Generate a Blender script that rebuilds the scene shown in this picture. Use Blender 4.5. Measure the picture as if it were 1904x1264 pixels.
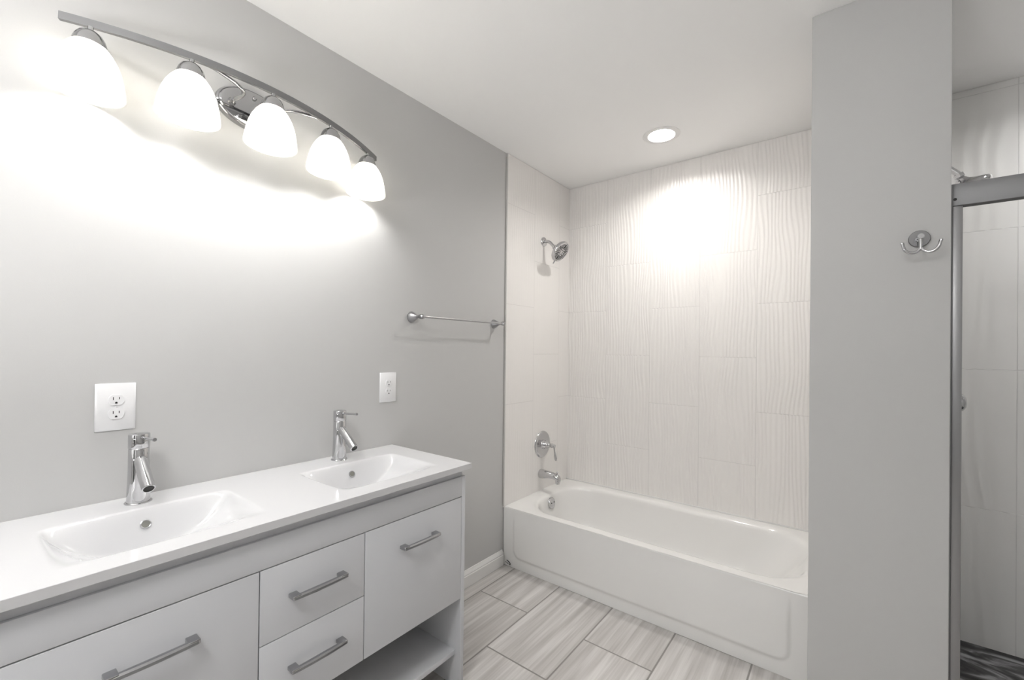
import bpy, bmesh, math, random
from mathutils import Vector, Matrix, noise

# ------------------------------------------------------------------ scene, camera, lights
for o in list(bpy.data.objects):
    bpy.data.objects.remove(o, do_unlink=True)
scene = bpy.context.scene
COL = scene.collection
scene.view_settings.view_transform = 'Standard'
scene.view_settings.look = 'None'
scene.view_settings.gamma = 1
scene.view_settings.exposure = 0.27
scene.view_settings.use_curve_mapping = False

W_IMG, H_IMG, F_PX = 1904, 1264, 802.07
cam_d = bpy.data.cameras.new('camera')
cam_d.sensor_width = 36.0
cam_d.lens = F_PX / W_IMG * 36.0
cam_d.shift_x = (W_IMG / 2 - 953.41) / W_IMG
cam_d.shift_y = (645.84 - H_IMG / 2) / W_IMG
cam_d.clip_start = 0.01
cam = bpy.data.objects.new('camera', cam_d)
COL.objects.link(cam)
_r = Vector((0.79067942, 0.61212271, 0.01148209))
_u = Vector((-0.00595347, -0.01106624, 0.99992104))
_f = Vector((-0.61220144, 0.79068535, 0.00510559))
cam.matrix_world = Matrix(((_r.x, _u.x, -_f.x, 1.63815654), (_r.y, _u.y, -_f.y, 0.0),
                           (_r.z, _u.z, -_f.z, 1.29791058), (0, 0, 0, 1)))
scene.camera = cam

world = bpy.data.worlds.new('world')
scene.world = world
world.use_nodes = True
world.node_tree.nodes['Background'].inputs[0].default_value = (0.9, 0.95, 1.0, 1)
world.node_tree.nodes['Background'].inputs[1].default_value = 0.2

BULB_E = 98.0          # vanity bulbs
CAN_E = 255.0           # recessed light over the tub
SHOWER_E = 190.0         # recessed light in the shower
ROOM_FILL_E = 26.0         # added dome fill lamp, out of view behind the camera

UP_FILL_E = 56.0           # added upward fill lamp, out of view behind the camera

CEIL = 2.488
BACK = 2.769           # back wall with the tub / shower tile
TUB_Y = 2.034
PIER_X0, PIER_X1, PIER_Y = 1.535, 1.887, 1.846
ROOM_X, ROOM_Y = 3.15, -1.7
CTR = 0.86             # counter height


# ------------------------------------------------------------------ materials
def new_mat(name):
    m = bpy.data.materials.new(name); m.use_nodes = True
    return m, m.node_tree.nodes, m.node_tree.links, m.node_tree.nodes['Principled BSDF']

def simple(name, col, rough=0.5, metal=0.0, coat=0.0, bump=0.0, bscale=200.0, spec=0.5):
    m, N, L, b = new_mat(name)
    b.inputs['Base Color'].default_value = (*col, 1)
    b.inputs['Roughness'].default_value = rough
    b.inputs['Metallic'].default_value = metal
    b.inputs['Coat Weight'].default_value = coat
    b.inputs['Specular IOR Level'].default_value = spec
    tc = N.new('ShaderNodeTexCoord'); nz = N.new('ShaderNodeTexNoise')
    nz.inputs['Scale'].default_value = bscale
    L.new(tc.outputs['Object'], nz.inputs['Vector'])
    if bump > 0:
        bp = N.new('ShaderNodeBump'); bp.inputs['Strength'].default_value = bump
        bp.inputs['Distance'].default_value = 0.001
        L.new(nz.outputs['Fac'], bp.inputs['Height']); L.new(bp.outputs['Normal'], b.inputs['Normal'])
    else:
        r = N.new('ShaderNodeMapRange')
        r.inputs['To Min'].default_value = rough * 0.985; r.inputs['To Max'].default_value = rough * 1.015
        L.new(nz.outputs['Fac'], r.inputs['Value']); L.new(r.outputs['Result'], b.inputs['Roughness'])
    return m

def emit(name, col, s):
    m, N, L, b = new_mat(name)
    b.inputs['Base Color'].default_value = (*col, 1)
    b.inputs['Emission Color'].default_value = (*col, 1)
    b.inputs['Emission Strength'].default_value = s
    return m

def mth(N, L, op, a, b=None, c=None):
    n = N.new('ShaderNodeMath'); n.operation = op
    for i, v in enumerate((a, b, c)):
        if v is None: continue
        if isinstance(v, (int, float)): n.inputs[i].default_value = v
        else: L.new(v, n.inputs[i])
    return n.outputs[0]

def tile_nodes(N, L, u, v, pu, pv, u0, v0, off, gap):
    """running grid: returns (groove 0..1 inside tile, col, row, edge distance)"""
    uu = mth(N, L, 'DIVIDE', mth(N, L, 'SUBTRACT', u, u0), pu)
    ci = mth(N, L, 'FLOOR', uu)
    par = mth(N, L, 'FLOORED_MODULO', ci, 2.0)
    vv = mth(N, L, 'DIVIDE', mth(N, L, 'ADD', mth(N, L, 'SUBTRACT', v, v0), mth(N, L, 'MULTIPLY', par, off)), pv)
    ri = mth(N, L, 'FLOOR', vv)
    fu = mth(N, L, 'MULTIPLY', mth(N, L, 'SUBTRACT', 0.5, mth(N, L, 'ABSOLUTE', mth(N, L, 'SUBTRACT', mth(N, L, 'FRACT', uu), 0.5))), pu)
    fv = mth(N, L, 'MULTIPLY', mth(N, L, 'SUBTRACT', 0.5, mth(N, L, 'ABSOLUTE', mth(N, L, 'SUBTRACT', mth(N, L, 'FRACT', vv), 0.5))), pv)
    d = mth(N, L, 'MINIMUM', fu, fv)
    mr = N.new('ShaderNodeMapRange'); mr.interpolation_type = 'SMOOTHSTEP'
    mr.inputs['From Min'].default_value = gap * 0.5; mr.inputs['From Max'].default_value = gap * 1.1
    L.new(d, mr.inputs['Value'])
    return mr.outputs['Result'], ci, ri, d

def wave_tile(name, axis, u0, v0, off, base=(0.86, 0.838, 0.815), amp=0.0016, wl=0.021, nu=9.0, push=22.0):
    m, N, L, b = new_mat(name)
    tc = N.new('ShaderNodeTexCoord'); sp = N.new('ShaderNodeSeparateXYZ')
    L.new(tc.outputs['Object'], sp.inputs[0])
    u = sp.outputs[0 if axis == 'x' else 1]; v = sp.outputs[2]
    t, ci, ri, d = tile_nodes(N, L, u, v, 0.3068, 0.6116, u0, v0, off, 0.0016)
    # wavy vertical ripples: parallel ridges pushed about by noise, a new run of it for every tile
    cx = N.new('ShaderNodeCombineXYZ')
    seed = mth(N, L, 'ADD', mth(N, L, 'MULTIPLY', ci, 7.31), mth(N, L, 'MULTIPLY', ri, 3.77))
    L.new(mth(N, L, 'MULTIPLY', u, nu), cx.inputs[0])
    L.new(mth(N, L, 'MULTIPLY', v, 2.4), cx.inputs[2]); L.new(seed, cx.inputs[1])
    nz = N.new('ShaderNodeTexNoise'); nz.inputs['Scale'].default_value = 1.0
    nz.inputs['Detail'].default_value = 0.4
    L.new(cx.outputs[0], nz.inputs['Vector'])
    rr = N.new('ShaderNodeMath'); rr.operation = 'SINE'
    L.new(mth(N, L, 'ADD', mth(N, L, 'MULTIPLY', u, 6.2832 / wl), mth(N, L, 'MULTIPLY', nz.outputs['Fac'], push)), rr.inputs[0])
    h = mth(N, L, 'ADD', mth(N, L, 'MULTIPLY', mth(N, L, 'MULTIPLY', rr.outputs[0], amp), t), mth(N, L, 'MULTIPLY', t, 0.0012))
    bp = N.new('ShaderNodeBump'); bp.inputs['Strength'].default_value = 0.55; bp.inputs['Distance'].default_value = 1.0
    L.new(h, bp.inputs['Height']); L.new(bp.outputs['Normal'], b.inputs['Normal'])
    mx = N.new('ShaderNodeMix'); mx.data_type = 'RGBA'
    mx.inputs['A'].default_value = (base[0] * .84, base[1] * .84, base[2] * .84, 1)
    mx.inputs['B'].default_value = (*base, 1)
    L.new(t, mx.inputs['Factor']); L.new(mx.outputs['Result'], b.inputs['Base Color'])
    b.inputs['Roughness'].default_value = 0.28
    return m

def floor_tile(name):
    m, N, L, b = new_mat(name)
    tc = N.new('ShaderNodeTexCoord'); sp = N.new('ShaderNodeSeparateXYZ')
    L.new(tc.outputs['Object'], sp.inputs[0])
    u, v = sp.outputs[0], sp.outputs[1]
    t, ci, ri, d = tile_nodes(N, L, u, v, 0.3113, 0.610, 0.0885, 1.742, 0.305, 0.0042)
    seed = mth(N, L, 'ADD', mth(N, L, 'MULTIPLY', ci, 5.17), mth(N, L, 'MULTIPLY', ri, 9.43))
    def streak(fx, fy, det, dist):
        c = N.new('ShaderNodeCombineXYZ')
        L.new(mth(N, L, 'MULTIPLY', u, fx), c.inputs[0]); L.new(mth(N, L, 'MULTIPLY', v, fy), c.inputs[1]); L.new(seed, c.inputs[2])
        n = N.new('ShaderNodeTexNoise'); n.inputs['Scale'].default_value = 1.0
        n.inputs['Detail'].default_value = det; n.inputs['Distortion'].default_value = dist
        L.new(c.outputs[0], n.inputs['Vector']); return n.outputs['Fac']
    a = streak(26, 1.6, 2.0, 0.35); c2 = streak(110, 2.2, 3.0, 0.2)
    s = mth(N, L, 'ADD', mth(N, L, 'MULTIPLY', a, 0.68), mth(N, L, 'MULTIPLY', c2, 0.32))
    cr = N.new('ShaderNodeValToRGB'); cr.color_ramp.elements[0].position = 0.34; cr.color_ramp.elements[1].position = 0.66
    cr.color_ramp.elements[0].color = (0.43, 0.41, 0.39, 1); cr.color_ramp.elements[1].color = (0.71, 0.69, 0.67, 1)
    e = cr.color_ramp.elements.new(0.5); e.color = (0.57, 0.547, 0.528, 1)
    L.new(s, cr.inputs[0])
    mx = N.new('ShaderNodeMix'); mx.data_type = 'RGBA'
    mx.inputs['A'].default_value = (0.27, 0.255, 0.24, 1)
    L.new(cr.outputs[0], mx.inputs['B']); L.new(t, mx.inputs['Factor'])
    L.new(mx.outputs['Result'], b.inputs['Base Color'])
    b.inputs['Roughness'].default_value = 0.42
    bp = N.new('ShaderNodeBump'); bp.inputs['Distance'].default_value = 0.0015; bp.inputs['Strength'].default_value = 0.6
    L.new(t, bp.inputs['Height']); L.new(bp.outputs['Normal'], b.inputs['Normal'])
    return m

def marble(name):
    m, N, L, b = new_mat(name)
    tc = N.new('ShaderNodeTexCoord'); mp = N.new('ShaderNodeMapping')
    mp.inputs['Scale'].default_value = (3.0, 6.5, 3); mp.inputs['Rotation'].default_value = (0, 0, 0.35)
    L.new(tc.outputs['Object'], mp.inputs[0])
    n = N.new('ShaderNodeTexNoise'); n.inputs['Scale'].default_value = 1.3
    n.inputs['Detail'].default_value = 5; n.inputs['Distortion'].default_value = 2.2
    L.new(mp.outputs[0], n.inputs['Vector'])
    cr = N.new('ShaderNodeValToRGB')
    cr.color_ramp.elements[0].position = 0.40; cr.color_ramp.elements[0].color = (0.012, 0.012, 0.013, 1)
    cr.color_ramp.elements[1].position = 0.62; cr.color_ramp.elements[1].color = (0.33, 0.33, 0.34, 1)
    e = cr.color_ramp.elements.new(0.5); e.color = (0.075, 0.073, 0.075, 1)
    L.new(n.outputs['Fac'], cr.inputs[0]); L.new(cr.outputs[0], b.inputs['Base Color'])
    b.inputs['Roughness'].default_value = 0.3
    return m

M = {
    'paint': simple('grey_wall_paint', (0.556, 0.554, 0.548), 0.75, bump=0.12, bscale=350),
    'ceiling': simple('white_ceiling_paint', (0.92, 0.915, 0.905), 0.9, bump=0.1, bscale=300),
    'trim': simple('white_trim_paint', (0.80, 0.795, 0.78), 0.4),
    'lacquer': simple('white_cabinet_lacquer', (0.64, 0.648, 0.67), 0.28),
    'inside': simple('cabinet_inside', (0.55, 0.54, 0.52), 0.5),
    'ceramic': simple('white_ceramic', (0.66, 0.66, 0.67), 0.12, coat=0.3),
    'tub': simple('white_tub_enamel', (0.84, 0.832, 0.815), 0.13, coat=0.25),
    'chrome': simple('polished_chrome', (0.60, 0.60, 0.61), 0.06, metal=1.0),
    'nickel': simple('brushed_nickel', (0.42, 0.42, 0.43), 0.28, metal=1.0),
    'fixture': simple('vanity_light_chrome', (0.40, 0.40, 0.405), 0.08, metal=1.0),
    'fixture_bar': simple('vanity_light_bar', (0.26, 0.26, 0.265), 0.16, metal=1.0),
    'handle': simple('polished_handle_steel', (0.42, 0.42, 0.43), 0.17, metal=1.0),
    'alum': simple('satin_aluminium', (0.235, 0.235, 0.24), 0.5, metal=1.0),
    'plastic': simple('white_plastic', (0.86, 0.86, 0.87), 0.3),
    'dark': simple('black_rubber', (0.012, 0.012, 0.012), 0.5),
    'hole': simple('dark_opening', (0.03, 0.03, 0.028), 0.4),
    'greyhole': simple('overflow_inside', (0.20, 0.20, 0.18), 0.5),
    'edge': simple('tile_edge_metal', (0.62, 0.61, 0.59), 0.4, metal=0.2),
    'jamb': simple('satin_jamb_aluminium', (0.36, 0.36, 0.365), 0.34, metal=1.0),
    'rosette': simple('dark_nickel', (0.25, 0.25, 0.255), 0.22, metal=1.0),
    'header_shade': simple('header_underside_shade', (0.06, 0.06, 0.058), 0.5),
    'caulk': simple('grey_caulk', (0.42, 0.41, 0.39), 0.8),
    'floor': floor_tile('streaked_grey_floor_tile'),
    'tile_back': wave_tile('white_wave_tile_back', 'x', 0.0081, 0.9625, 0.3058),
    'tile_side': wave_tile('white_wave_tile_side', 'y', 2.0200, 0.9645, 0.3058, amp=0.00045),
    'tile_shower': wave_tile('white_wave_tile_shower', 'x', 2.2130 - 0.3068 * 4, 1.2344, 0.0, base=(0.77, 0.765, 0.75), amp=0.0026, wl=0.060, nu=5.0, push=14.0),
    'marble': marble('black_grey_marble'),
    'bulb': emit('lit_bulb', (1.0, 0.993, 0.98), BULB_E),
    'lens': emit('lit_downlight', (1.0, 0.97, 0.935), CAN_E),
    'lens_shower': emit('lit_shower_downlight', (1.0, 0.99, 0.98), SHOWER_E),
    'room_fill': emit('lit_dome_fill', (1.0, 0.995, 0.99), ROOM_FILL_E),
    'up_fill': emit('lit_up_fill', (1.0, 0.995, 0.99), UP_FILL_E),
}
def frosted():
    m, N, L, b = new_mat('frosted_lamp_glass')
    out = [n for n in N if n.type == 'OUTPUT_MATERIAL'][0]
    b.inputs['Base Color'].default_value = (0.88, 0.87, 0.84, 1); b.inputs['Roughness'].default_value = 0.3
    tr = N.new('ShaderNodeBsdfTranslucent'); tr.inputs[0].default_value = (0.97, 0.955, 0.92, 1)
    mix = N.new('ShaderNodeMixShader'); mix.inputs[0].default_value = 0.55
    L.new(b.outputs[0], mix.inputs[1]); L.new(tr.outputs[0], mix.inputs[2]); L.new(mix.outputs[0], out.inputs[0])
    return m
M['shade'] = frosted()

# ------------------------------------------------------------------ mesh helpers
def link_mesh(name, bm, mat, parent=None, smooth=True, angle=35):
    bmesh.ops.recalc_face_normals(bm, faces=bm.faces)
    if smooth:
        for f in bm.faces: f.smooth = True
        lim = math.radians(angle)
        for e in bm.edges:
            if len(e.link_faces) == 2 and e.calc_face_angle(0) > lim: e.smooth = False
    me = bpy.data.meshes.new(name)
    bm.to_mesh(me); bm.free()
    mats = mat if isinstance(mat, (list, tuple)) else [mat]
    for k in mats: me.materials.append(M[k])
    o = bpy.data.objects.new(name, me)
    COL.objects.link(o)
    if parent is not None: o.parent = parent
    return o

def thing(name, label, cat, loc=(0, 0, 0), group=None, rot=(0, 0, 0)):
    o = bpy.data.objects.new(name, None); COL.objects.link(o)
    o.location = loc; o.rotation_euler = rot; o.empty_display_size = 0.05
    o['label'] = label; o['category'] = cat
    if group: o['group'] = group
    return o

def struct(name, bm, mat, **k):
    o = link_mesh(name, bm, mat, **k); o['kind'] = 'structure'; return o

def box(bm, x0, x1, y0, y1, z0, z1, bev=0.0, seg=2):
    g = bmesh.ops.create_cube(bm, size=1.0)['verts']
    for v in g:
        v.co = Vector((x0 + (v.co.x + .5) * (x1 - x0), y0 + (v.co.y + .5) * (y1 - y0), z0 + (v.co.z + .5) * (z1 - z0)))
    if bev > 0:
        es = list({e for v in g for e in v.link_edges})
        bmesh.ops.bevel(bm, geom=es, offset=bev, segments=seg, affect='EDGES', profile=0.5)

def NB(): return bmesh.new()

def frame(d):
    d = Vector(d).normalized()
    a = Vector((0, 0, 1)) if abs(d.z) < 0.9 else Vector((1, 0, 0))
    x = a.cross(d).normalized(); y = d.cross(x)
    return x, y, d

def lathe(bm, prof, origin=(0, 0, 0), axis=(0, 0, 1), n=40, squash=(1, 1)):
    """prof: list of (radius, height along axis)"""
    ax, ay, az = frame(axis); o = Vector(origin); rings = []
    for r, h in prof:
        if r < 1e-6: rings.append([bm.verts.new(o + az * h)])
        else:
            rings.append([bm.verts.new(o + az * h + ax * (r * squash[0] * math.cos(2 * math.pi * i / n)) + ay * (r * squash[1] * math.sin(2 * math.pi * i / n))) for i in range(n)])
    for a, b in zip(rings, rings[1:]):
        if len(a) == 1 and len(b) == 1: continue
        for i in range(n):
            j = (i + 1) % n
            if len(a) == 1: bm.faces.new((a[0], b[i], b[j]))
            elif len(b) == 1: bm.faces.new((a[i], a[j], b[0]))
            else: bm.faces.new((a[i], a[j], b[j], b[i]))

def smooth_path(pts, k=6):
    P = [Vector(p) for p in pts]; out = []
    for i in range(len(P) - 1):
        p0 = P[i - 1] if i > 0 else P[i] * 2 - P[i + 1]
        p3 = P[i + 2] if i + 2 < len(P) else P[i + 1] * 2 - P[i]
        for j in range(k):
            t = j / k
            out.append(0.5 * ((2 * P[i]) + (-p0 + P[i + 1]) * t + (2 * p0 - 5 * P[i] + 4 * P[i + 1] - p3) * t * t + (-p0 + 3 * P[i] - 3 * P[i + 1] + p3) * t ** 3))
    out.append(P[-1]); return out

def tube(bm, pts, r, n=16, caps=True, sx=1.0, sy=1.0):
    pts = [Vector(p) for p in pts]; m = len(pts)
    R = r if isinstance(r, (list, tuple)) else [r] * m
    if len(R) != m: R = [R[0] + (R[-1] - R[0]) * i / (m - 1) for i in range(m)]
    x = None; rings = []
    for i, p in enumerate(pts):
        d = (pts[min(i + 1, m - 1)] - pts[max(i - 1, 0)]).normalized()
        if x is None: x, y, _ = frame(d)
        else:
            x = (x - d * x.dot(d)).normalized(); y = d.cross(x)
        rings.append([bm.verts.new(p + x * (R[i] * sx * math.cos(2 * math.pi * k / n)) + y * (R[i] * sy * math.sin(2 * math.pi * k / n))) for k in range(n)])
    for a, b in zip(rings, rings[1:]):
        for k in range(n): bm.faces.new((a[k], a[(k + 1) % n], b[(k + 1) % n], b[k]))
    if caps: bm.faces.new(rings[0][::-1]); bm.faces.new(rings[-1])

def prism(bm, poly, lo, hi, axis='y'):
    """extrude a 2D polygon; axis is the extrusion axis, poly in the other two (cyclic order)"""
    def mk(a, b, h):
        return {'y': (a, h, b), 'x': (h, a, b), 'z': (a, b, h)}[axis]
    A = [bm.verts.new(mk(a, b, lo)) for a, b in poly]; B = [bm.verts.new(mk(a, b, hi)) for a, b in poly]
    n = len(poly)
    bm.faces.new(A[::-1]); bm.faces.new(B)
    for i in range(n): bm.faces.new((A[i], A[(i + 1) % n], B[(i + 1) % n], B[i]))

# ------------------------------------------------------------------ the room shell
T = 0.12
b = NB(); box(b, -T, ROOM_X + T, ROOM_Y - T, BACK + T, -0.1, 0.0); struct('floor', b, 'floor', smooth=False)
b = NB(); box(b, -T, ROOM_X + T, ROOM_Y - T, BACK + T, CEIL, CEIL + 0.1); ceil = struct('ceiling', b, 'ceiling', smooth=False)
def cut_ceiling(x, y, r, h):
    b = NB(); lathe(b, [(0, -0.02), (r, -0.02), (r, h), (0, h)], (x, y, CEIL), n=64)
    c = link_mesh('cutter', b, 'ceiling', smooth=False)
    m = ceil.modifiers.new('hole', 'BOOLEAN'); m.operation = 'DIFFERENCE'; m.object = c; m.solver = 'EXACT'
    dg = bpy.context.evaluated_depsgraph_get(); dg.update()
    me = bpy.data.meshes.new_from_object(ceil.evaluated_get(dg))
    ceil.modifiers.clear(); ceil.data = me
    bpy.data.objects.remove(c, do_unlink=True)
for cx_, cy_ in ((0.824, 2.367), (2.52, 2.33)): cut_ceiling(cx_, cy_, 0.080, 0.06)
b = NB(); box(b, -T, 0, ROOM_Y - T, BACK + T, 0, CEIL); struct('wall_left', b, 'paint', smooth=False)
b = NB(); box(b, 0, ROOM_X, BACK + 0.01, BACK + T, 0, CEIL); struct('wall_back', b, 'paint', smooth=False)
b = NB(); box(b, ROOM_X, ROOM_X + T, ROOM_Y - T, BACK + T, 0, CEIL); struct('wall_right', b, 'paint', smooth=False)
# wall behind the camera with its doorway
DX0, DX1, DZ = 0.75, 1.55, 2.03
b = NB()
for x0, x1, z0, z1 in ((0, DX0, 0, CEIL), (DX0, DX1, DZ, CEIL), (DX1, ROOM_X, 0, CEIL)):
    box(b, x0, x1, ROOM_Y - T, ROOM_Y, z0, z1)
struct('wall_front', b, 'paint', smooth=False)
b = NB()
box(b, DX0 - 0.08, DX0, ROOM_Y, ROOM_Y + 0.015, 0, DZ + 0.08, 0.003); box(b, DX1, DX1 + 0.08, ROOM_Y, ROOM_Y + 0.015, 0, DZ + 0.08, 0.003)
box(b, DX0, DX1, ROOM_Y, ROOM_Y + 0.015, DZ, DZ + 0.08, 0.003)
struct('trim_1', b, 'trim')
# dim hallway beyond the doorway
b = NB()
box(b, 0.2, 0.3, ROOM_Y - T - 2.0, ROOM_Y - T, 0, CEIL); box(b, 2.0, 2.1, ROOM_Y - T - 2.0, ROOM_Y - T - 0.3, 0, CEIL)
box(b, 0.2, 2.1, ROOM_Y - T - 2.1, ROOM_Y - T - 2.0, 0, CEIL)
box(b, 0.2, 2.1, ROOM_Y - T - 2.1, ROOM_Y - T, CEIL, CEIL + 0.1); box(b, 0.2, 2.1, ROOM_Y - T - 2.1, ROOM_Y - T, -0.1, 0.0)
box(b, 1.75, 2.1, ROOM_Y - T - 0.3, ROOM_Y - T, 0, CEIL)
struct('wall_hallway', b, 'paint', smooth=False)

# pier between tub and shower
b = NB(); box(b, PIER_X0, PIER_X1, PIER_Y, BACK + 0.01, 0, CEIL, 0.0025, 3); struct('wall_pier', b, 'paint')
# tiled surfaces
b = NB(); box(b, 0.0, PIER_X0, BACK, BACK + 0.01, 0.30, CEIL - 0.001); struct('wall_tub_back_tile', b, 'tile_back', smooth=False)
b = NB(); box(b, 0.0, 0.010, 2.036, BACK, 0.345, CEIL - 0.002); struct('wall_tub_left_tile', b, 'tile_side', smooth=False)
b = NB(); box(b, PIER_X0 - 0.008, PIER_X0, 2.05, BACK, 0.355, CEIL - 0.002); struct('wall_tub_right_tile', b, 'tile_side', smooth=False)
b = NB(); box(b, PIER_X1, ROOM_X, BACK, BACK + 0.01, 0.0, CEIL - 0.001); struct('wall_shower_back_tile', b, 'tile_shower', smooth=False)
b = NB(); box(b, PIER_X1, PIER_X1 + 0.010, 1.96, BACK, 0.0, CEIL - 0.001); struct('wall_shower_left_tile', b, 'tile_side', smooth=False)
b = NB(); box(b, PIER_X1 + .01, ROOM_X, 1.97, BACK, 0.0, 0.021); struct('floor_shower', b, 'marble', smooth=False)
b = NB(); box(b, PIER_X1, ROOM_X, 1.87, 1.97, 0.0, 0.09, 0.004); struct('trim_2', b, 'marble')
# raw tile edge with its metal strip, a wavering bead of caulk down the paint
b = NB(); box(b, 0.0, 0.0115, 2.030, 2.0355, 0.355, CEIL - 0.003, 0.0008); struct('trim_3', b, 'edge')
b = NB()
random.seed(3)
pts = [Vector((0.0008 + 0.0006 * random.random(), 2.0275 + 0.0018 * math.sin(i * 0.9) * random.random(), 0.36 + i * 0.0421)) for i in range(51)]
tube(b, pts, 0.0013, n=6)
struct('trim_4', b, 'caulk')
# fine shadow-gap caulk where the tile meets the tub
b = NB(); box(b, 0.010, PIER_X0 - .01, BACK - 0.004, BACK, 0.353, 0.361, 0.0015); struct('trim_5', b, 'trim')
# baseboard with a moulded top
def baseboard(name, y0, y1):
    b = NB()
    prof = [(0, 0.002), (0.0145, 0.002), (0.0145, 0.062), (0.0115, 0.066), (0.0125, 0.071), (0.0095, 0.079), (0.005, 0.085), (0.0035, 0.091), (0, 0.092)]
    prism(b, prof, y0, y1, 'y'); return struct(name, b, 'trim', angle=25)
baseboard('baseboard_left', 1.215, 2.032)
b = NB(); box(b, 0, 0.014, ROOM_Y, -0.01, 0, 0.09, 0.002); struct('baseboard_left_rear', b, 'trim')

# ------------------------------------------------------------------ vanity
Y0, Y1 = 0.020, 1.210          # carcass ends
FX = 0.478                     # face of the doors
van = thing('vanity_cabinet', 'white double vanity cabinet with metal bar pulls and an open lower shelf', 'cabinet', (0.0, (Y0 + Y1) / 2, 0))
yc0 = (Y0 + Y1) / 2
def V(bmf, name, mat, parent=van, **k):
    b = NB(); bmf(b)
    bmesh.ops.translate(b, verts=b.verts, vec=(0, -yc0, 0))
    return link_mesh(name, b, mat, parent, **k)
V(lambda b: box(b, 0.004, FX, Y1 - 0.019, Y1, 0.0, 0.811, 0.0008), 'side_panel', 'lacquer')
V(lambda b: box(b, 0.004, FX, Y0, Y0 + 0.019, 0.0, 0.811, 0.0008), 'side_panel', 'lacquer')
V(lambda b: box(b, FX - 0.018, FX, Y0 + 0.019, Y1 - 0.019, 0.7355, 0.811, 0.0008), 'fascia', 'lacquer')
V(lambda b: box(b, 0.02, 0.452, Y0 + 0.019, Y1 - 0.019, 0.123, 0.141, 0.0008), 'shelf', 'lacquer')
V(lambda b: box(b, 0.004, 0.012, Y0 + 0.019, Y1 - 0.019, 0.10, 0.80), 'back_panel', 'inside', smooth=False)
V(lambda b: box(b, 0.012, FX - 0.022, Y0 + 0.019, Y1 - 0.019, 0.346, 0.360), 'bottom_panel', 'inside', smooth=False)
def rail(b):
    box(b, 0.030, FX - 0.022, Y1 - 0.040, Y1 - 0.022, 0.800, 0.838); box(b, 0.030, FX - 0.022, Y0 + 0.004, Y0 + 0.018, 0.812, 0.838)
    box(b, FX - 0.034, FX - 0.019, Y0 + 0.020, Y1 - 0.022, 0.74, 0.812); box(b, FX - 0.034, FX - 0.009, Y0 + 0.004, Y1 - 0.010, 0.8115, 0.838)
V(rail, 'top_rail', 'lacquer', smooth=False)
GAP = 0.0014
def grip_into(parent, yc, zc, half=0.079):
    b = NB()
    for s in (-1, 1):
        y = yc + s * (half - 0.011)
        box(b, FX, FX + 0.029, y - 0.011, y + 0.011, zc - 0.0055, zc + 0.0055, 0.0022, 3)
    # softly bowed flat bar between the posts, laid along their front
    n = 24; rings = []
    for i in range(n + 1):
        t = i / n; y = yc - half + 0.004 + t * (2 * half - 0.008)
        bow = 0.0035 * (1 - (2 * t - 1) ** 2)
        x0, x1 = FX + 0.0185, FX + 0.0300 + bow
        z0, z1 = zc - 0.0068, zc + 0.0050
        rings.append([b.verts.new(q) for q in ((x0, y, z1 - .001), (x0 + .002, y, z1), (x1 - .005, y, z1), (x1 - .001, y, z1 - .0035), (x1, y, z0 + .004), (x1 - .002, y, z0 + .001), (x1 - .005, y, z0), (x0, y, z0))])
    for A, B in zip(rings, rings[1:]):
        for k in range(8): b.faces.new((A[k], A[(k + 1) % 8], B[(k + 1) % 8], B[k]))
    b.faces.new(rings[0][::-1]); b.faces.new(rings[-1])
    bmesh.ops.translate(b, verts=b.verts, vec=(0, -yc0, 0))
    return link_mesh('handle', b, 'handle', parent, angle=28)
YA, YB = 0.4735, 0.7725
def front(name, y0, y1, z0, z1, hz, hy=None):
    p = V(lambda b: box(b, FX - 0.018, FX, y0 + GAP, y1 - GAP, z0, z1, 0.0009), name, 'lacquer')
    grip_into(p, hy or (y0 + y1) / 2, hz)
    return p
front('door', Y0 + 0.019, YA, 0.3465, 0.7325, 0.643, 0.2625)
front('drawer', YA, YB, 0.5435, 0.7325, 0.643)
front('drawer', YA, YB, 0.3465, 0.5410, 0.452)
front('door', YB, Y1 - 0.019, 0.3465, 0.7325, 0.643)
V(lambda b: box(b, 0.012, FX - 0.022, YA - 0.008, YA + 0.008, 0.36, 0.80), 'divider', 'inside', smooth=False)
V(lambda b: box(b, 0.012, FX - 0.022, YB - 0.008, YB + 0.008, 0.36, 0.80), 'divider', 'inside', smooth=False)

# countertop with two moulded basins
TY0, TY1, TX = 0.008, 1.2235, 0.4985
BAS = [(0.3165, 0.1915), (0.9245, 0.1890)]
def depth(x, y):
    for yc, hy in BAS:
        u = (y - yc) / hy
        if abs(u) < 1 and 0.143 < x < 0.428:
            D = 0.108 * (1 - u * u) ** 0.78
            if x < 0.183:
                t = (x - 0.143) / 0.040
                g = t * t * (3 - 2 * t) * 0.35 + t * 0.65
            else:
                t = (x - 0.183) / 0.245
                g = 1 - t ** 1.15
                if t > 0.8: g *= 1 - 0.35 * ((t - 0.8) / 0.2) ** 2
            return D * max(g, 0)
    return 0.0
top = thing('countertop', 'long white ceramic countertop with two moulded rectangular basins, on the vanity', 'countertop', (0.25, yc0, CTR - 0.022))
b = NB()
xs = [0.0015, 0.0035, 0.03, 0.06, 0.10, 0.13, 0.139]
x = 0.143
while x < 0.186: xs.append(x); x += 0.0035
while x < 0.43: xs.append(x); x += 0.0065
xs += [0.432, 0.44, 0.46, 0.48, 0.492, TX - 0.0035, TX - 0.001]
NY = 480
ys = [TY0 + 0.001 + (TY1 - TY0 - 0.002) * j / NY for j in range(NY + 1)]
def smoothed(x, y):
    s = 0.0
    for dx, wx in ((-.005, 1), (-.0025, 2), (0, 3), (.0025, 2), (.005, 1)):
        for dy, wy in ((-.008, 1), (-.004, 2), (0, 3), (.004, 2), (.008, 1)): s += wx * wy * depth(x + dx, y + dy)
    return s / 81
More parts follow.
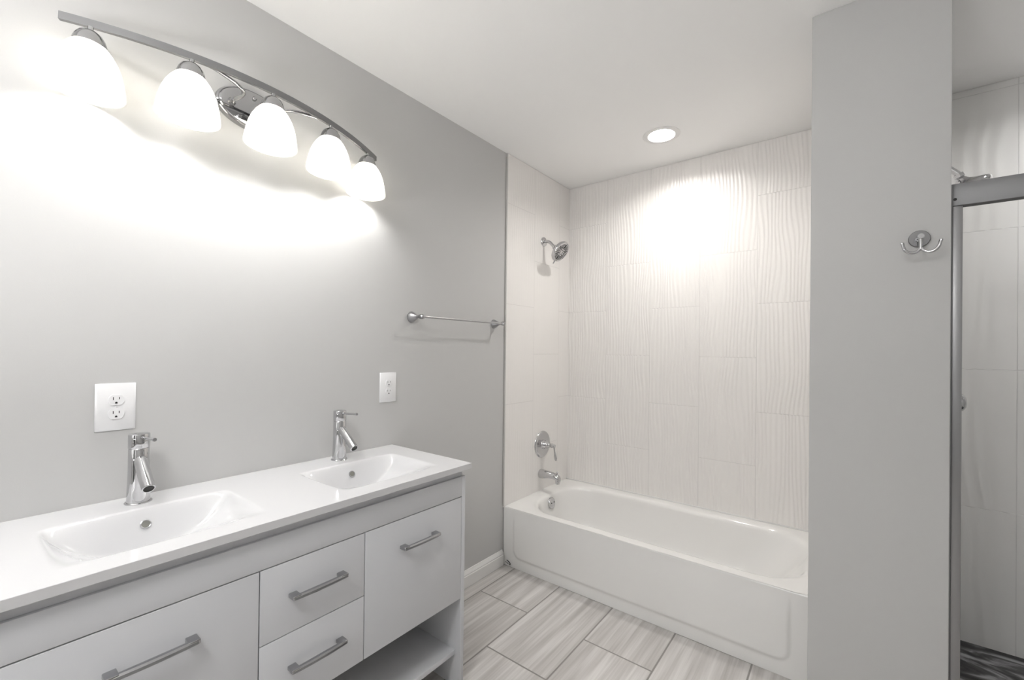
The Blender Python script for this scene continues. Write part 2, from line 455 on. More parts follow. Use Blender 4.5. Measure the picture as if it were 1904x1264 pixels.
Vg = [[b.verts.new((x, y, CTR - smoothed(x, y))) for y in ys] for x in xs]
for i in range(len(xs) - 1):
    for j in range(NY): b.faces.new((Vg[i][j], Vg[i + 1][j], Vg[i + 1][j + 1], Vg[i][j + 1]))
# rounded edge, side skirt and the lip underneath
loop = [Vg[0][j] for j in range(NY)] + [Vg[i][NY] for i in range(len(xs) - 1)] + [Vg[-1][j] for j in range(NY, 0, -1)] + [Vg[i][0] for i in range(len(xs) - 1, 0, -1)]
def ring(prev, out, z):
    new = []
    cx, cy = 0.25, (TY0 + TY1) / 2
    for v in prev:
        x0, y0 = v.co.x, v.co.y
        nx = x0; ny = y0
        if x0 > TX - 0.0016 - 0.5 * 0 and abs(x0 - mxx) < 1e-5: nx = x0 + out
        if abs(x0 - mnx) < 1e-5: nx = x0 - out
        if abs(y0 - mxy) < 1e-5: ny = y0 + out
        if abs(y0 - mny) < 1e-5: ny = y0 - out
        new.append(b.verts.new((nx, ny, z)))
    for i in range(len(prev)):
        j = (i + 1) % len(prev); b.faces.new((prev[i], prev[j], new[j], new[i]))
    return new
cur = loop
for out, z in ((0.001, CTR - 0.001), (0.0, CTR - 0.021), (-0.001, CTR - 0.022), (-0.06, CTR - 0.022), (0, CTR - 0.016)):
    mxx = max(v.co.x for v in cur); mnx = min(v.co.x for v in cur); mxy = max(v.co.y for v in cur); mny = min(v.co.y for v in cur)
    cur = ring(cur, out, z)
bmesh.ops.translate(b, verts=b.verts, vec=(-0.25, -yc0, -(CTR - 0.022)))
ct = link_mesh('basin_top', b, 'ceramic', top, angle=30)
def overflow(yc):
    # chrome-lipped overflow hole in the steep back wall of the basin
    x = 0.1585; z = CTR - depth(x, yc); nrm = Vector((0.92, 0, 0.39)).normalized()
    o = Vector((x - 0.25, yc - yc0, z - (CTR - 0.022)))
    b = NB(); lathe(b, [(0.0085, 0.0005), (0.0122, 0.0005), (0.0122, 0.0022), (0.0105, 0.003), (0.0092, 0.0024), (0.0085, 0.0005)], o, nrm, 32)
    r = link_mesh('overflow_ring', b, 'nickel', top)
    b = NB(); lathe(b, [(0.0092, 0.0), (0.0092, 0.0016), (0, 0.0016)], o, nrm, 32)
    link_mesh('overflow_opening', b, 'greyhole', r)
overflow(0.3165); overflow(0.9245)

# ------------------------------------------------------------------ basin faucets
def make_faucet(loc, label, lever_ang):
    f = thing('basin_faucet', label, 'faucet', loc, 'single lever faucets on the double vanity')
    b = NB(); lathe(b, [(0, 0), (0.0305, 0), (0.0305, 0.002), (0.0290, 0.0038), (0.0262, 0.0042), (0, 0.0042)], n=48)
    link_mesh('base_ring', b, 'chrome', f)
    b = NB(); lathe(b, [(0, 0.004), (0.0262, 0.004), (0.0258, 0.02), (0.0245, 0.055), (0.0236, 0.095), (0.0234, 0.150), (0.0225, 0.1515), (0, 0.1515)], n=48)
    link_mesh('body', b, 'chrome', f)
    b = NB(); lathe(b, [(0, 0.1515), (0.0215, 0.1515), (0.0218, 0.1528), (0.0236, 0.1532), (0.0240, 0.154), (0.0240, 0.1895), (0.0232, 0.1912), (0.021, 0.192), (0, 0.1922)], n=48)
    c = link_mesh('cap', b, 'chrome', f)
    b = NB(); d = Vector((math.cos(lever_ang), math.sin(lever_ang), 0.06))
    o = Vector((0, 0, 0.181))
    tube(b, [o + d * 0.020, o + d * 0.108], [0.0042, 0.0036], n=16)
    lathe(b, [(0, 0.1075), (0.0045, 0.1075), (0.005, 0.1085), (0.005, 0.113), (0.0045, 0.114), (0, 0.114)], o, d, 20)
    link_mesh('lever', b, 'chrome', f)
    b = NB(); a0 = Vector((0.004, 0, 0.127)); a1 = Vector((0.104, 0, 0.058)); dd = (a1 - a0).normalized(); L = (a1 - a0).length
    lathe(b, [(0, 0), (0.0150, 0), (0.0150, L - 0.001), (0.0142, L), (0.0117, L), (0.0110, L - 0.006), (0, L - 0.006)], a0, dd, 40)
    s = link_mesh('spout', b, 'chrome', f)
    b = NB(); lathe(b, [(0, L - 0.0045), (0.0112, L - 0.0045), (0.0112, L - 0.002), (0.0095, L - 0.0035), (0, L - 0.0035)], a0, dd, 32)
    link_mesh('aerator', b, 'hole', s)
    return f
make_faucet((0.074, 0.3175, CTR), 'chrome single lever faucet behind the near basin, left one of the pair', 0.08)
make_faucet((0.066, 0.9265, CTR), 'chrome single lever faucet behind the far basin, right one of the pair', 0.02)

# ------------------------------------------------------------------ outlets
def make_outlet(y, z, label):
    o = thing('electrical_outlet', label, 'outlet', (0, y, z), 'white duplex outlets on the left wall')
    b = NB(); w, h = 0.0435, 0.0665
    A = [b.verts.new((0.0, s * w, t * h)) for s, t in ((-1, -1), (1, -1), (1, 1), (-1, 1))]
    B = [b.verts.new((0.003, s * w, t * h)) for s, t in ((-1, -1), (1, -1), (1, 1), (-1, 1))]
    C = [b.verts.new((0.0065, s * (w - .0065), t * (h - .0065))) for s, t in ((-1, -1), (1, -1), (1, 1), (-1, 1))]
    b.faces.new(A)
    for P, Q in ((A, B), (B, C)):
        for i in range(4): b.faces.new((P[i], P[(i + 1) % 4], Q[(i + 1) % 4], Q[i]))
    b.faces.new(C)
    bmesh.ops.bevel(b, geom=list(b.edges), offset=0.0007, segments=2, affect='EDGES')
    link_mesh('cover_plate', b, 'plastic', o, angle=60)
    for s in (-1, 1):
        zc = s * 0.0195; b = NB(); poly = []
        for i in range(48):
            a = 2 * math.pi * i / 48
            px, pz = 0.0172 * math.cos(a), 0.0172 * math.sin(a)
            pz = max(-0.0142, min(0.0142, pz)); poly.append((px, zc + pz))
        prism(b, poly, 0.006, 0.0092, 'x')
        r = link_mesh('receptacle', b, 'plastic', o, angle=20)
        b = NB()
        box(b, 0.0085, 0.0095, -0.0072, -0.0056, zc + 0.0005, zc + 0.0085); box(b, 0.0085, 0.0095, 0.0054, 0.0070, zc + 0.0015, zc + 0.0080)
        poly = [(0.0026 * math.cos(math.pi * i / 12), zc - 0.0078 + 0.0030 * math.sin(math.pi * i / 12)) for i in range(13)] + [(-0.0026, zc - 0.0098), (0.0026, zc - 0.0098)]
        prism(b, poly, 0.0085, 0.0095, 'x')
        link_mesh('slots', b, 'dark', r, smooth=False)
    b = NB(); lathe(b, [(0, 0.006), (0.0024, 0.006), (0.0024, 0.0072), (0.0012, 0.0078), (0, 0.0078)], (0, 0, 0), (1, 0, 0), 16)
    box(b, 0.0076, 0.0080, -0.002, 0.002, -0.0003, 0.0003)
    link_mesh('screw', b, 'plastic', o)
make_outlet(0.2795, 1.1235, 'white duplex outlet on the wall above the near basin, left of its faucet')
make_outlet(1.1965, 1.1220, 'white duplex outlet on the grey wall by the far end of the vanity')

# ------------------------------------------------------------------ towel bar
tb = thing('towel_bar', 'brushed metal towel bar on flared mounts, grey wall beside the tub tile', 'towel bar', (0.0, 1.627, 1.447))
YT0, YT1 = -0.3015, 0.3030
for yy in (YT0, YT1):
    b = NB(); lathe(b, [(0, 0), (0.0255, 0), (0.0265, 0.002), (0.0255, 0.007), (0.0215, 0.016), (0.0150, 0.028), (0.0092, 0.040), (0.0058, 0.051), (0.0062, 0.056), (0.0090, 0.060), (0.0112, 0.067), (0.0118, 0.073), (0.0104, 0.081), (0.006, 0.087), (0, 0.089)], (0, yy, 0), (1, 0, 0), 36)
    link_mesh('mount', b, 'nickel', tb, angle=80)
b = NB(); lathe(b, [(0, 0), (0.0052, 0), (0.0052, YT1 - YT0), (0, YT1 - YT0)], (0.073, YT0, 0), (0, 1, 0), 20)
for yy, s in ((YT0 + 0.010, 1), (YT1 - 0.010, -1)): lathe(b, [(0.0052, 0), (0.0085, 0), (0.0085, 0.004), (0.0065, 0.008), (0.0052, 0.008)], (0.073, yy, 0), (0, s, 0), 20)
link_mesh('bar', b, 'nickel', tb)

# ------------------------------------------------------------------ vanity light
TILT = -0.0345
vl = thing('vanity_light', 'five light chrome vanity fixture with bowed bar and white bell glass shades', 'light fixture', (0, 0.617, 2.108), rot=(TILT, 0, 0))
b = NB(); lathe(b, [(0, 0.001), (1.0, 0.001), (1.0, 0.016), (0.985, 0.020), (0.95, 0.022), (0.93, 0.0215), (0.90, 0.026), (0.86, 0.0275), (0, 0.0275)], (0, 0, 0), (1, 0, 0), 96, squash=(0.111, 0.066))
# lathe() squashes in its own frame: height along +x, first axis horizontal
bp_o = link_mesh('backplate', b, 'fixture', vl)
for (yy, zz) in ((0.0, 0.040), (-0.004, -0.038)):
    b = NB(); lathe(b, [(0, 0.027), (0.0065, 0.027), (0.0068, 0.030), (0.0045, 0.034), (0, 0.035)], (0, yy, zz), (1, 0, 0), 20)
    link_mesh('screw', b, 'fixture', bp_o)
def bowx(y): return 0.180 - 0.099 * (y / 0.411) ** 2
BARZ0, BARZ1 = 0.0015, 0.0215
b = NB(); n = 60; rings = []
for i in range(n + 1):
    y = -0.468 + 0.940 * i / n
    x = bowx(y); dx = -2 * 0.099 * y / 0.411 ** 2; nn = Vector((1, -dx, 0)).normalized()
    a = Vector((x, y, 0)); q = a - nn * 0.010
    rings.append([b.verts.new(w) for w in ((q.x, q.y, BARZ0), (a.x, a.y, BARZ0), (a.x, a.y, BARZ1), (q.x, q.y, BARZ1))])
for A, B in zip(rings, rings[1:]):
    for k in range(4): b.faces.new((A[k], A[(k + 1) % 4], B[(k + 1) % 4], B[k]))
b.faces.new(rings[0][::-1]); b.faces.new(rings[-1])
link_mesh('bar', b, 'fixture_bar', vl, angle=30)
for s in (-1, 1):
    b = NB()
    p = [(0.026, s * 0.068, -0.004), (0.055, s * 0.066, -0.004), (0.085, s * 0.060, -0.003), (0.112, s * 0.064, 0.0), (0.131, s * 0.090, 0.004), (0.142, s * 0.125, 0.007), (bowx(0.168) - 0.013, s * 0.168, 0.009), (bowx(0.21) - 0.012, s * 0.21, 0.010)]
    tube(b, smooth_path(p, 6), 0.0058, n=14)
    lathe(b, [(0, 0.026), (0.012, 0.026), (0.012, 0.030), (0.0085, 0.034), (0.0085, 0.044), (0, 0.044)], (0, s * 0.068, -0.004), (1, 0, 0), 24)
    link_mesh('arm', b, 'fixture', vl, angle=50)
for k in range(5):
    y = (-0.411, -0.2115, 0.0, 0.211, 0.411)[k]; x = bowx(y) - 0.005
    b = NB(); z0 = -0.008
    cap = [(0, z0), (0.0075, z0), (0.016, z0 - 0.003), (0.0245, z0 - 0.010), (0.0305, z0 - 0.020), (0.0340, z0 - 0.031), (0.0355, z0 - 0.043), (0.0335, z0 - 0.044), (0.031, z0 - 0.030), (0.02, z0 - 0.012), (0, z0 - 0.006)]
    lathe(b, cap, (x, y, 0), (0, 0, 1), 40)
    c = link_mesh('shade_cap', b, 'fixture', vl, angle=60)
    b = NB(); lathe(b, [(0, 0.003), (0.0060, 0.003), (0.0060, z0 - 0.001), (0, z0 - 0.001)], (x, y, 0), (0, 0, 1), 20)
    link_mesh('stem', b, 'fixture', c)
    b = NB(); zt = z0 - 0.034
    out = [(0.0300, zt), (0.0375, zt - 0.008), (0.0480, zt - 0.022), (0.0580, zt - 0.040), (0.0655, zt - 0.060), (0.0710, zt - 0.083), (0.0750, zt - 0.106), (0.0772, zt - 0.124)]
    inn = [(r - 0.0035, z + 0.001) for r, z in out[::-1]]
    lathe(b, out + [(0.0765, zt - 0.1255), (0.0745, zt - 0.1250)] + inn[0:1] + inn[1:], (x, y, 0), (0, 0, 1), 56)
    sh = link_mesh('glass_shade', b, 'shade', vl, angle=80)
    b = NB(); zb = zt - 0.060
    prof = [(0.0, zb - 0.032)] + [(0.031 * math.sin(a), zb - 0.031 * math.cos(a)) for a in [math.radians(t) for t in (15, 30, 45, 60, 75, 90, 105, 120, 135)]] + [(0.014, zb + 0.040), (0.013, zb + 0.052), (0, zb + 0.052)]
    lathe(b, prof, (x, y, 0), (0, 0, 1), 24)
    link_mesh('bulb', b, 'bulb', sh)

# ------------------------------------------------------------------ recessed downlights
def downlight(x, y, label, lens):
    d = thing('recessed_downlight', label, 'ceiling light', (x, y, CEIL))
    b = NB(); lathe(b, [(0.0685, -0.002), (0.0705, -0.0045), (0.0930, -0.0040), (0.0985, -0.0012), (0.0985, -0.0002), (0.0790, -0.0002), (0.079, 0.004), (0.062, 0.034), (0.060, 0.034), (0.0685, -0.002)], n=64)
    link_mesh('trim_ring', b, 'trim', d)
    b = NB(); lathe(b, [(0, 0.026), (0.030, 0.0262), (0.056, 0.030), (0.060, 0.034), (0.0600, 0.040), (0, 0.040)], n=64)
    link_mesh('lens', b, lens, d)
downlight(0.824, 2.367, 'round white recessed ceiling light glowing above the bathtub', 'lens')
downlight(2.52, 2.33, 'round white recessed ceiling light over the shower stall', 'lens_shower')
fl = thing('ceiling_fill_lamp', 'round dome fill lamp added out of view on the ceiling behind the camera', 'ceiling light', (1.15, -0.55, CEIL))  # added lamp, never in view, lifts the general room brightness
b = NB(); lathe(b, [(0, -0.0002), (0.265, -0.0002), (0.268, -0.010), (0.265, -0.022), (0, -0.022)], n=56); link_mesh('base_ring', b, 'nickel', fl)
b = NB(); lathe(b, [(0.250, -0.0225)] + [(0.250 * math.cos(math.radians(t)), -0.0225 - 0.055 * math.sin(math.radians(t))) for t in range(10, 90, 10)] + [(0, -0.0775)], n=56); link_mesh('dome_shade', b, 'room_fill', fl)

# fill lamp added behind the camera to brighten ceiling and walls
ul = thing('floor_fill_lamp', 'upward fill lamp on a pole, added out of view behind the camera', 'fill lamp', (0.95, -1.10, 0))
b = NB(); lathe(b, [(0, 0.0), (0.14, 0.0), (0.14, 0.012), (0.12, 0.02), (0, 0.024)], n=48); link_mesh('base', b, 'nickel', ul)
b = NB(); lathe(b, [(0, 0.02), (0.012, 0.02), (0.012, 1.01), (0, 1.01)], n=20); link_mesh('pole', b, 'nickel', ul)
b = NB(); lathe(b, [(0, 1.0), (0.05, 1.002), (0.18, 1.03), (0.265, 1.09), (0.262, 1.09), (0.178, 1.034), (0.05, 1.008), (0, 1.006)], n=56); bw = link_mesh('bowl', b, 'nickel', ul)
b = NB(); lathe(b, [(0, 1.075), (0.242, 1.075), (0.242, 1.070), (0, 1.070)], n=48); link_mesh('lamp', b, 'up_fill', bw)

# ------------------------------------------------------------------ bathtub
TX0, TX1 = 0.0035, PIER_X0 - 0.0015
TUBZ = 0.353
tub = thing('bathtub', 'white alcove bathtub with embossed apron, below the wave-textured white tile', 'bathtub', ((TX0 + TX1) / 2, (TUB_Y + BACK) / 2, 0))
tcx, tcy = (TX0 + TX1) / 2, (TUB_Y + BACK) / 2
def rrect(x0, x1, y0, y1, r, n=160):
    """points of a rounded rectangle, param by angle from its centre"""
    cx, cy = (x0 + x1) / 2, (y0 + y1) / 2; hx, hy = (x1 - x0) / 2, (y1 - y0) / 2
    pts = []
    ar = hx - hy
    for i in range(n):
        a = 2 * math.pi * i / n
        dx, dy = math.cos(a), math.sin(a) * 0.42
        l = math.hypot(dx, dy); dx /= l; dy /= l
        # march: intersection of ray with the rounded rectangle
        lo, hi = 0.0, hx + hy
        for _ in range(40):
            m = (lo + hi) / 2; px, py = abs(dx * m), abs(dy * m)
            qx, qy = px - (hx - r), py - (hy - r)
            if qx <= 0 or qy <= 0: ins = px <= hx and py <= hy
            else: ins = qx * qx + qy * qy <= r * r
            if ins: lo = m
            else: hi = m
        pts.append((cx + dx * lo, cy + dy * lo))
    return pts
b = NB()
IX0, IX1, IY0, IY1 = 0.105, 1.505, 2.116, 2.694
rings_def = [
    (TX0, TX1, TUB_Y + 0.006, BACK - 0.0005, 0.004, TUBZ, 0),
    (TX0 + 0.02, TX1 - 0.02, TUB_Y + 0.020, BACK - 0.02, 0.02, TUBZ + 0.0008, 0),
    (IX0 - 0.030, IX1 + 0.020, IY0 - 0.022, IY1 + 0.022, 0.20, TUBZ - 0.0005, 0),
    (IX0 - 0.012, IX1 + 0.010, IY0 - 0.010, IY1 + 0.010, 0.20, TUBZ - 0.0030, 0),
    (IX0, IX1, IY0, IY1, 0.20, TUBZ - 0.010, 0),
    (IX0 + 0.006, IX1 - 0.010, IY0 + 0.006, IY1 - 0.005, 0.20, TUBZ - 0.022, 0),
    (IX0 + 0.012, IX1 - 0.030, IY0 + 0.012, IY1 - 0.010, 0.20, TUBZ - 0.060, 0),
    (IX0 + 0.022, IX1 - 0.080, IY0 + 0.024, IY1 - 0.022, 0.19, TUBZ - 0.130, 0),
    (IX0 + 0.034, IX1 - 0.150, IY0 + 0.040, IY1 - 0.036, 0.18, TUBZ - 0.210, 0),
    (IX0 + 0.050, IX1 - 0.200, IY0 + 0.062, IY1 - 0.058, 0.17, TUBZ - 0.262, 0),
    (IX0 + 0.080, IX1 - 0.240, IY0 + 0.095, IY1 - 0.090, 0.14, TUBZ - 0.284, 0),
    (IX0 + 0.130, IX1 - 0.290, IY0 + 0.140, IY1 - 0.135, 0.10, TUBZ - 0.290, 0),
    (IX0 + 0.300, IX1 - 0.450, IY0 + 0.230, IY1 - 0.230, 0.04, TUBZ - 0.293, 0),
]
RR = []
for x0, x1, y0, y1, r, z, _ in rings_def:
    RR.append([b.verts.new((px, py, z)) for px, py in rrect(x0, x1, y0, y1, r)])
for A, B in zip(RR, RR[1:]):
    for k in range(len(A)): b.faces.new((A[k], A[(k + 1) % len(A)], B[(k + 1) % len(B)], B[k]))
b.faces.new(RR[-1])
bmesh.ops.translate(b, verts=b.verts, vec=(-tcx, -tcy, 0))
sh = link_mesh('tub_shell', b, 'tub', tub, angle=60)
ss = sh.modifiers.new('subd', 'SUBSURF'); ss.levels = 1; ss.render_levels = 1
# apron with its shallow raised panel
b = NB(); NXA, NZA = 260, 70
def panel(x, z):
    x0, x1, z0, z1, r = 0.075, 1.470, 0.058, 0.60, 0.055
    cx, cz = (x0 + x1) / 2, (z0 + z1) / 2
    qx, qz = abs(x - cx) - (x1 - x0) / 2 + r, abs(z - cz) - (z1 - z0) / 2 + r
    d = math.hypot(max(qx, 0), max(qz, 0)) + min(max(qx, qz), 0) - r
    t = min(max((0.003 - d) / 0.020, 0), 1); t = t * t * (3 - 2 * t)
    fade = min(max((0.335 - z) / 0.10, 0), 1)
    fade = fade * fade * (3 - 2 * fade)
    return t * 0.0065 * fade
Vg = []
for i in range(NXA + 1):
    x = TX0 + (TX1 - TX0) * i / NXA; colv = []
    for j in range(NZA + 1):
        z = 0.001 + (TUBZ - 0.009 - 0.001) * j / NZA
        lean = 0.004 * (1 - z / TUBZ)
        colv.append(b.verts.new((x, TUB_Y + 0.0065 + lean - panel(x, z), z)))
    for q in range(1, 7):
        a = math.radians(15 * q)
        colv.append(b.verts.new((x, TUB_Y + 0.0065 + 0.009 * (1 - math.cos(a)), TUBZ - 0.009 + 0.009 * math.sin(a))))
    Vg.append(colv)
for i in range(NXA):
    for j in range(len(Vg[0]) - 1): b.faces.new((Vg[i][j], Vg[i + 1][j], Vg[i + 1][j + 1], Vg[i][j + 1]))
bmesh.ops.translate(b, verts=b.verts, vec=(-tcx, -tcy, 0))
ap = link_mesh('apron', b, 'tub', tub, angle=60)
b = NB(); tube(b, smooth_path([(0.033, 2.0385, 0.036), (0.044, 2.0375, 0.034), (0.056, 2.037, 0.027), (0.060, 2.037, 0.018), (0.054, 2.0375, 0.015)], 5), 0.0022, n=8)
tube(b, smooth_path([(0.022, 2.0385, 0.024), (0.036, 2.0375, 0.022), (0.048, 2.037, 0.016)], 5), 0.0014, n=8)
bmesh.ops.translate(b, verts=b.verts, vec=(-tcx, -tcy, 0))
o = link_mesh('corner_clip', b, 'dark', ap); o['label'] = 'small black clip mark at the apron corner'
# overflow plate on the sloped end of the tub
nrm = Vector((0.985, 0, 0.17)).normalized(); og = Vector((0.1185 - tcx, 2.392 - tcy, 0.300))
b = NB(); lathe(b, [(0, 0), (0.0365, 0), (0.0365, 0.004), (0.0340, 0.008), (0.028, 0.0105), (0, 0.0115)], og, nrm, 40)
op = link_mesh('overflow_plate', b, 'chrome', tub)
for dy in (-0.012, 0.020):
    b = NB(); lathe(b, [(0, 0.0105), (0.0038, 0.0105), (0.0038, 0.0125), (0, 0.0125)], og + Vector((0, dy, 0.002)), nrm, 16)
    link_mesh('screw', b, 'hole', op)
b = NB(); lathe(b, [(0, 0), (0.035, 0), (0.035, 0.003), (0.028, 0.005), (0.024, 0.003), (0, 0.003)], (0.29 - tcx, 2.405 - tcy, 0.0655), (0, 0, 1), 32)
link_mesh('drain', b, 'chrome', tub)

# ------------------------------------------------------------------ tub and shower fittings
def make_valve(loc, axis_x, label, lever=True):
    v = thing('shower_valve', label, 'valve', loc)
    b = NB(); lathe(b, [(0, 0), (0.089, 0), (0.090, 0.002), (0.0885, 0.006), (0.082, 0.0105), (0.070, 0.012), (0.066, 0.0115), (0, 0.0125)], (0, 0, 0), (1, 0, 0), 64)
    link_mesh('escutcheon', b, 'chrome', v)
    b = NB(); lathe(b, [(0, 0.011), (0.031, 0.011), (0.030, 0.018), (0.024, 0.022), (0.024, 0.050), (0.0215, 0.056), (0.014, 0.060), (0.012, 0.070), (0.0145, 0.076), (0.0150, 0.082), (0.011, 0.090), (0.0125, 0.097), (0.010, 0.104), (0, 0.106)], (0, 0, 0), (1, 0, 0), 36)
    link_mesh('hub', b, 'chrome', v, angle=60)
    if lever:
        b = NB()
        p = smooth_path([(0.096, 0, 0.006), (0.097, 0.002, -0.012), (0.099, 0.004, -0.040), (0.104, 0.005, -0.070), (0.110, 0.005, -0.098)], 6)
        m = len(p); rad = [0.0095 - 0.0045 * math.sin(min(1, i / m * 2.2) * math.pi / 2) + 0.0065 * math.exp(-((i / m - 0.78) / 0.17) ** 2) for i in range(m)]
        rad[-1] = 0.004
        tube(b, p, rad, n=18, sx=0.62)
        link_mesh('lever', b, 'chrome', v, angle=70)
    return v
make_valve((0.010, 2.4385, 0.661), 1, 'round chrome tub valve with a drooping lever, above the tub spout')
sp = thing('tub_spout', 'chrome tub spout with a diverter knob, tiled wall just above the tub rim', 'spout', (0.010, 2.424, 0.466))
b = NB(); n = 28; rings = []
secs = [(0.000, 0.0290, 0.0300, 0.000), (0.004, 0.0305, 0.0315, 0.000), (0.020, 0.0300, 0.0305, 0.000), (0.045, 0.0285, 0.0265, 0.002), (0.075, 0.0265, 0.0225, 0.004), (0.100, 0.0250, 0.0205, 0.003), (0.120, 0.0240, 0.0205, -0.001), (0.135, 0.0225, 0.0215, -0.006), (0.146, 0.0195, 0.0200, -0.011), (0.153, 0.0140, 0.0150, -0.016), (0.156, 0.004, 0.005, -0.019)]
for x, ry, rz, zc in secs:
    rings.append([b.verts.new((x, ry * math.cos(2 * math.pi * k / n), zc + rz * math.sin(2 * math.pi * k / n))) for k in range(n)])
for A, B in zip(rings, rings[1:]):
    for k in range(n): b.faces.new((A[k], A[(k + 1) % n], B[(k + 1) % n], B[k]))
b.faces.new(rings[0][::-1]); b.faces.new(rings[-1])
link_mesh('spout_body', b, 'chrome', sp, angle=70)
b = NB(); lathe(b, [(0, -0.045), (0.0135, -0.045), (0.0150, -0.038), (0.0150, -0.015), (0, -0.015)], (0.136, 0, 0), (0, 0, 1), 24)
link_mesh('outlet', b, 'chrome', sp)
b = NB(); lathe(b, [(0, 0.008), (0.003, 0.010), (0.003, 0.022), (0.0065, 0.025), (0.0070, 0.030), (0.005, 0.034), (0, 0.035)], (0.132, 0, 0), (0, 0, 1), 20)
link_mesh('diverter_knob', b, 'chrome', sp)

def make_shower(loc, label, head_r=0.0720, aim=(0.80, 0.0, -0.60)):
    s = thing('wall_shower', label, 'shower head', loc)
    b = NB(); lathe(b, [(0, 0), (0.031, 0), (0.0315, 0.003), (0.029, 0.008), (0.022, 0.011), (0.010, 0.013), (0, 0.013)], (0, 0, 0), (1, 0, 0), 36)
    link_mesh('flange', b, 'chrome', s)
    b = NB(); p = smooth_path([(0.005, 0, 0), (0.030, 0, -0.001), (0.052, 0, -0.012), (0.074, 0, -0.034), (0.086, 0, -0.048)], 6)
    tube(b, p, 0.0105, n=20); link_mesh('arm', b, 'chrome', s)
    dirv = Vector(aim).normalized()
    q = Vector((0.082, 0, -0.044))
    b = NB(); lathe(b, [(0, 0), (0.0145, 0), (0.0160, 0.002), (0.0160, 0.014), (0.0135, 0.016), (0.0125, 0.018), (0.0165, 0.022), (0.0165, 0.030), (0.012, 0.034), (0, 0.034)], q, dirv, 12)
    link_mesh('ball_joint', b, 'chrome', s, angle=20)
    R = head_r
    b = NB(); lathe(b, [(0, 0.022), (0.017, 0.024), (0.022, 0.030), (0.034, 0.038), (0.052, 0.045), (R - 0.004, 0.052), (R, 0.060), (R, 0.068), (R - 0.003, 0.074), (R - 0.009, 0.0765), (R - 0.011, 0.074), (0, 0.0745)], q, dirv, 56)
    h = link_mesh('head', b, 'chrome', s, angle=40)
    # face pattern: radiating slots between groups of nozzles
    ax, ay, az = frame(dirv); base = q + az * 0.0745
    b = NB()
    def pad(px, py, hw, hl, ang, hgt=0.0016):
        c, sn = math.cos(ang), math.sin(ang); vs = []
        for zz in (0.0, hgt):
            for u, v in ((-hl, -hw), (hl, -hw), (hl, hw), (-hl, hw)):
                X, Y = px + u * c - v * sn, py + u * sn + v * c
                vs.append(b.verts.new(base + ax * X + ay * Y + az * zz))
        for f in ((0, 1, 2, 3), (4, 5, 6, 7), (0, 1, 5, 4), (1, 2, 6, 5), (2, 3, 7, 6), (3, 0, 4, 7)): b.faces.new([vs[i] for i in f])
    for k in range(6):
        a = k * math.pi / 3 + 0.35
        pad(0.040 * math.cos(a), 0.040 * math.sin(a), 0.0024, 0.0165, a)
    link_mesh('spray_slots', b, 'dark', h, smooth=False)
    b = NB()
    for k in range(6):
        for da in (-0.30, -0.10, 0.10, 0.30):
            for rr in (0.030, 0.038, 0.046, 0.054):
                if rr < 0.034 and abs(da) > 0.2: continue
                a = k * math.pi / 3 + 0.35 + math.pi / 6 + da
                lathe(b, [(0.0022, 0), (0.0020, 0.0022), (0, 0.0024)], base + ax * (rr * math.cos(a)) + ay * (rr * math.sin(a)), az, 8)
    for k in range(9):
        a = k * 2 * math.pi / 9
        lathe(b, [(0.0024, 0), (0.0020, 0.0022), (0, 0.0024)], base + ax * (0.016 * math.cos(a)) + ay * (0.016 * math.sin(a)), az, 8)
    o = link_mesh('nozzles', b, 'dark', h); o['kind'] = 'stuff'
    dn = Vector((0, 0, -1)); dn = (dn - dirv * dn.dot(dirv)).normalized()
    b = NB(); c0 = q + dirv * 0.064 + dn * (R - 0.004)
    tube(b, [c0, c0 + dn * 0.018, c0 + dn * 0.024], [0.0048, 0.0042, 0.003], n=12)
    link_mesh('spray_lever', b, 'nickel', h)
    return s
make_shower((0.010, 2.430, 2.030), 'chrome multi-spray shower head on a short arm, tiled wall above the tub')
make_shower((PIER_X1 + 0.010, 2.400, 2.050), 'chrome shower head in the shower stall, mostly hidden behind the grey header', aim=(0.42, 0.10, -0.90))
make_valve((PIER_X1 + 0.010, 2.400, 1.113), 1, 'chrome shower stall valve peeking past the vertical metal jamb', lever=False)
# the stall valve has a domed round knob in place of a lever
vv = [o for o in bpy.data.objects if o.name.startswith('shower_valve') and o.location.x > 1][0]
b = NB(); lathe(b, [(0, 0.070), (0.022, 0.071), (0.033, 0.078), (0.0355, 0.088), (0.033, 0.099), (0.022, 0.107), (0, 0.110)], (0, 0, 0), (1, 0, 0), 36)
link_mesh('knob', b, 'chrome', vv, angle=80)

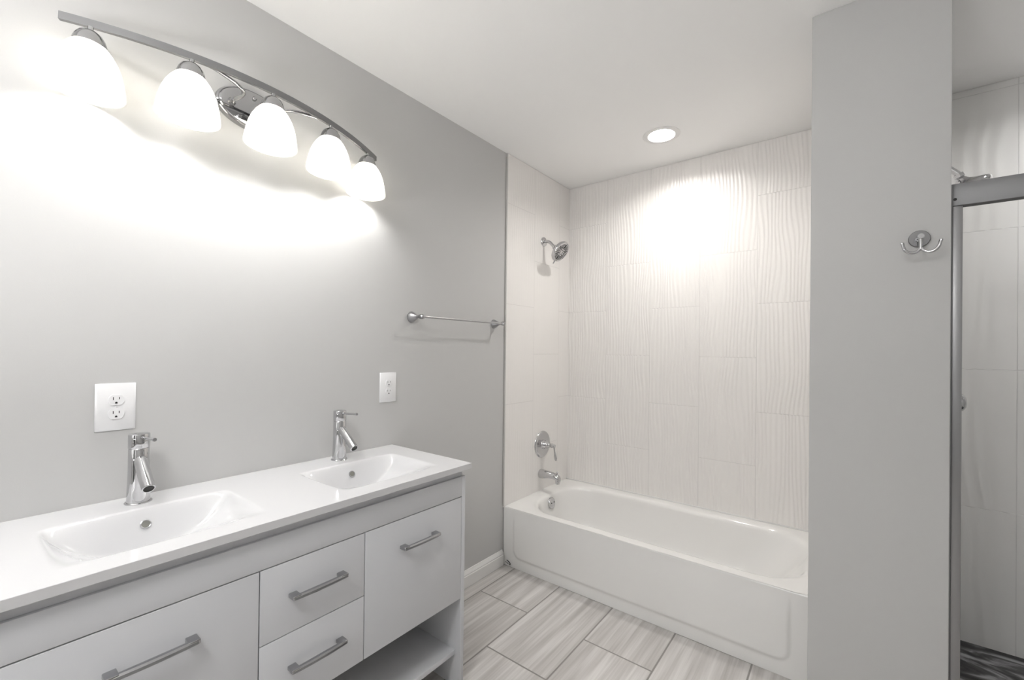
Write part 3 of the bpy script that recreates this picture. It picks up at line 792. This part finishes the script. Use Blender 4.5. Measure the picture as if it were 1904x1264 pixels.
# ------------------------------------------------------------------ robe hook on the pier
rh = thing('robe_hook', 'chrome double robe hook on the grey pier wall', 'hook', (1.8155, PIER_Y, 1.659))
b = NB(); lathe(b, [(0, 0), (0.0255, 0), (0.0260, 0.001), (0.0260, 0.0055), (0.0245, 0.007), (0, 0.007)], (0, 0, 0), (0, -1, 0), 44)
link_mesh('rosette', b, 'rosette', rh)
b = NB(); lathe(b, [(0, 0.006), (0.0068, 0.006), (0.0068, 0.030), (0.0085, 0.033), (0.0085, 0.045), (0.007, 0.047), (0, 0.047)], (0, 0, 0), (0, -1, 0), 24)
tube(b, [(-0.0005, -0.040, 0.000), (-0.0005, -0.043, -0.020), (-0.0005, -0.045, -0.040)], 0.0048, n=14)
link_mesh('post', b, 'chrome', rh, angle=45)
for s in (-1, 1):
    b = NB()
    p = [(-0.0005, -0.044, -0.034), (s * 0.006, -0.045, -0.044), (s * 0.016, -0.047, -0.0500), (s * 0.028, -0.049, -0.0485), (s * 0.038, -0.051, -0.038), (s * 0.0430, -0.052, -0.020)]
    pp = smooth_path(p, 6); tube(b, pp, 0.0044, n=14)
    lathe(b, [(0, -0.001), (0.0046, -0.001), (0.0048, 0.001), (0.004, 0.004), (0, 0.005)], pp[-1], (pp[-1] - pp[-2]), 14)
    link_mesh('prong', b, 'chrome', rh, angle=45)

# ------------------------------------------------------------------ shower door frame
HX0 = PIER_X1 + 0.004
fr = thing('shower_door_frame', 'satin grey aluminium shower door frame with a deep header, right of the pier', 'shower frame', (HX0, 1.90, 0.09))
def Fb(f, name, mat, parent=fr, **k):
    b = NB(); f(b); bmesh.ops.translate(b, verts=b.verts, vec=(-HX0, -1.90, -0.09)); return link_mesh(name, b, mat, parent, **k)
hd = Fb(lambda b: (box(b, HX0, ROOM_X - 0.002, 1.882, 1.888, 1.757, 1.8245, 0.0012), box(b, HX0, ROOM_X - 0.002, 1.888, 1.925, 1.8200, 1.8245, 0.001), box(b, HX0, ROOM_X - 0.002, 1.921, 1.925, 1.765, 1.822)), 'header', 'alum')
b = NB(); box(b, 0.026, ROOM_X - 0.03 - HX0, -0.012, 0.021, 1.758 - 0.09, 1.764 - 0.09); link_mesh('shaded_underside', b, 'header_shade', hd, smooth=False)  # header underside, its shade painted in with a near-black colour
Fb(lambda b: box(b, HX0 + 0.004, HX0 + 0.0265, 1.886, 1.925, 0.09, 1.757, 0.0015), 'jamb', 'jamb')
Fb(lambda b: box(b, HX0 - 0.0038, HX0 + 0.003, 1.878, 1.920, 0.09, 1.822, 0.0006), 'wall_channel', 'alum')
Fb(lambda b: box(b, ROOM_X - 0.028, ROOM_X - 0.002, 1.886, 1.925, 0.09, 1.757, 0.0015), 'jamb', 'jamb')
Fb(lambda b: box(b, HX0, ROOM_X - 0.002, 1.880, 1.927, 0.090, 0.106, 0.002), 'sill', 'alum')
b = NB(); lathe(b, [(0, 0.0), (0.0042, 0.0), (0.0042, 0.0012), (0.0025, 0.0014), (0, 0.0014)], (0.0085, -0.018, 1.7765 - 0.09), (0, -1, 0), 20)
link_mesh('bumper', b, 'dark', hd)
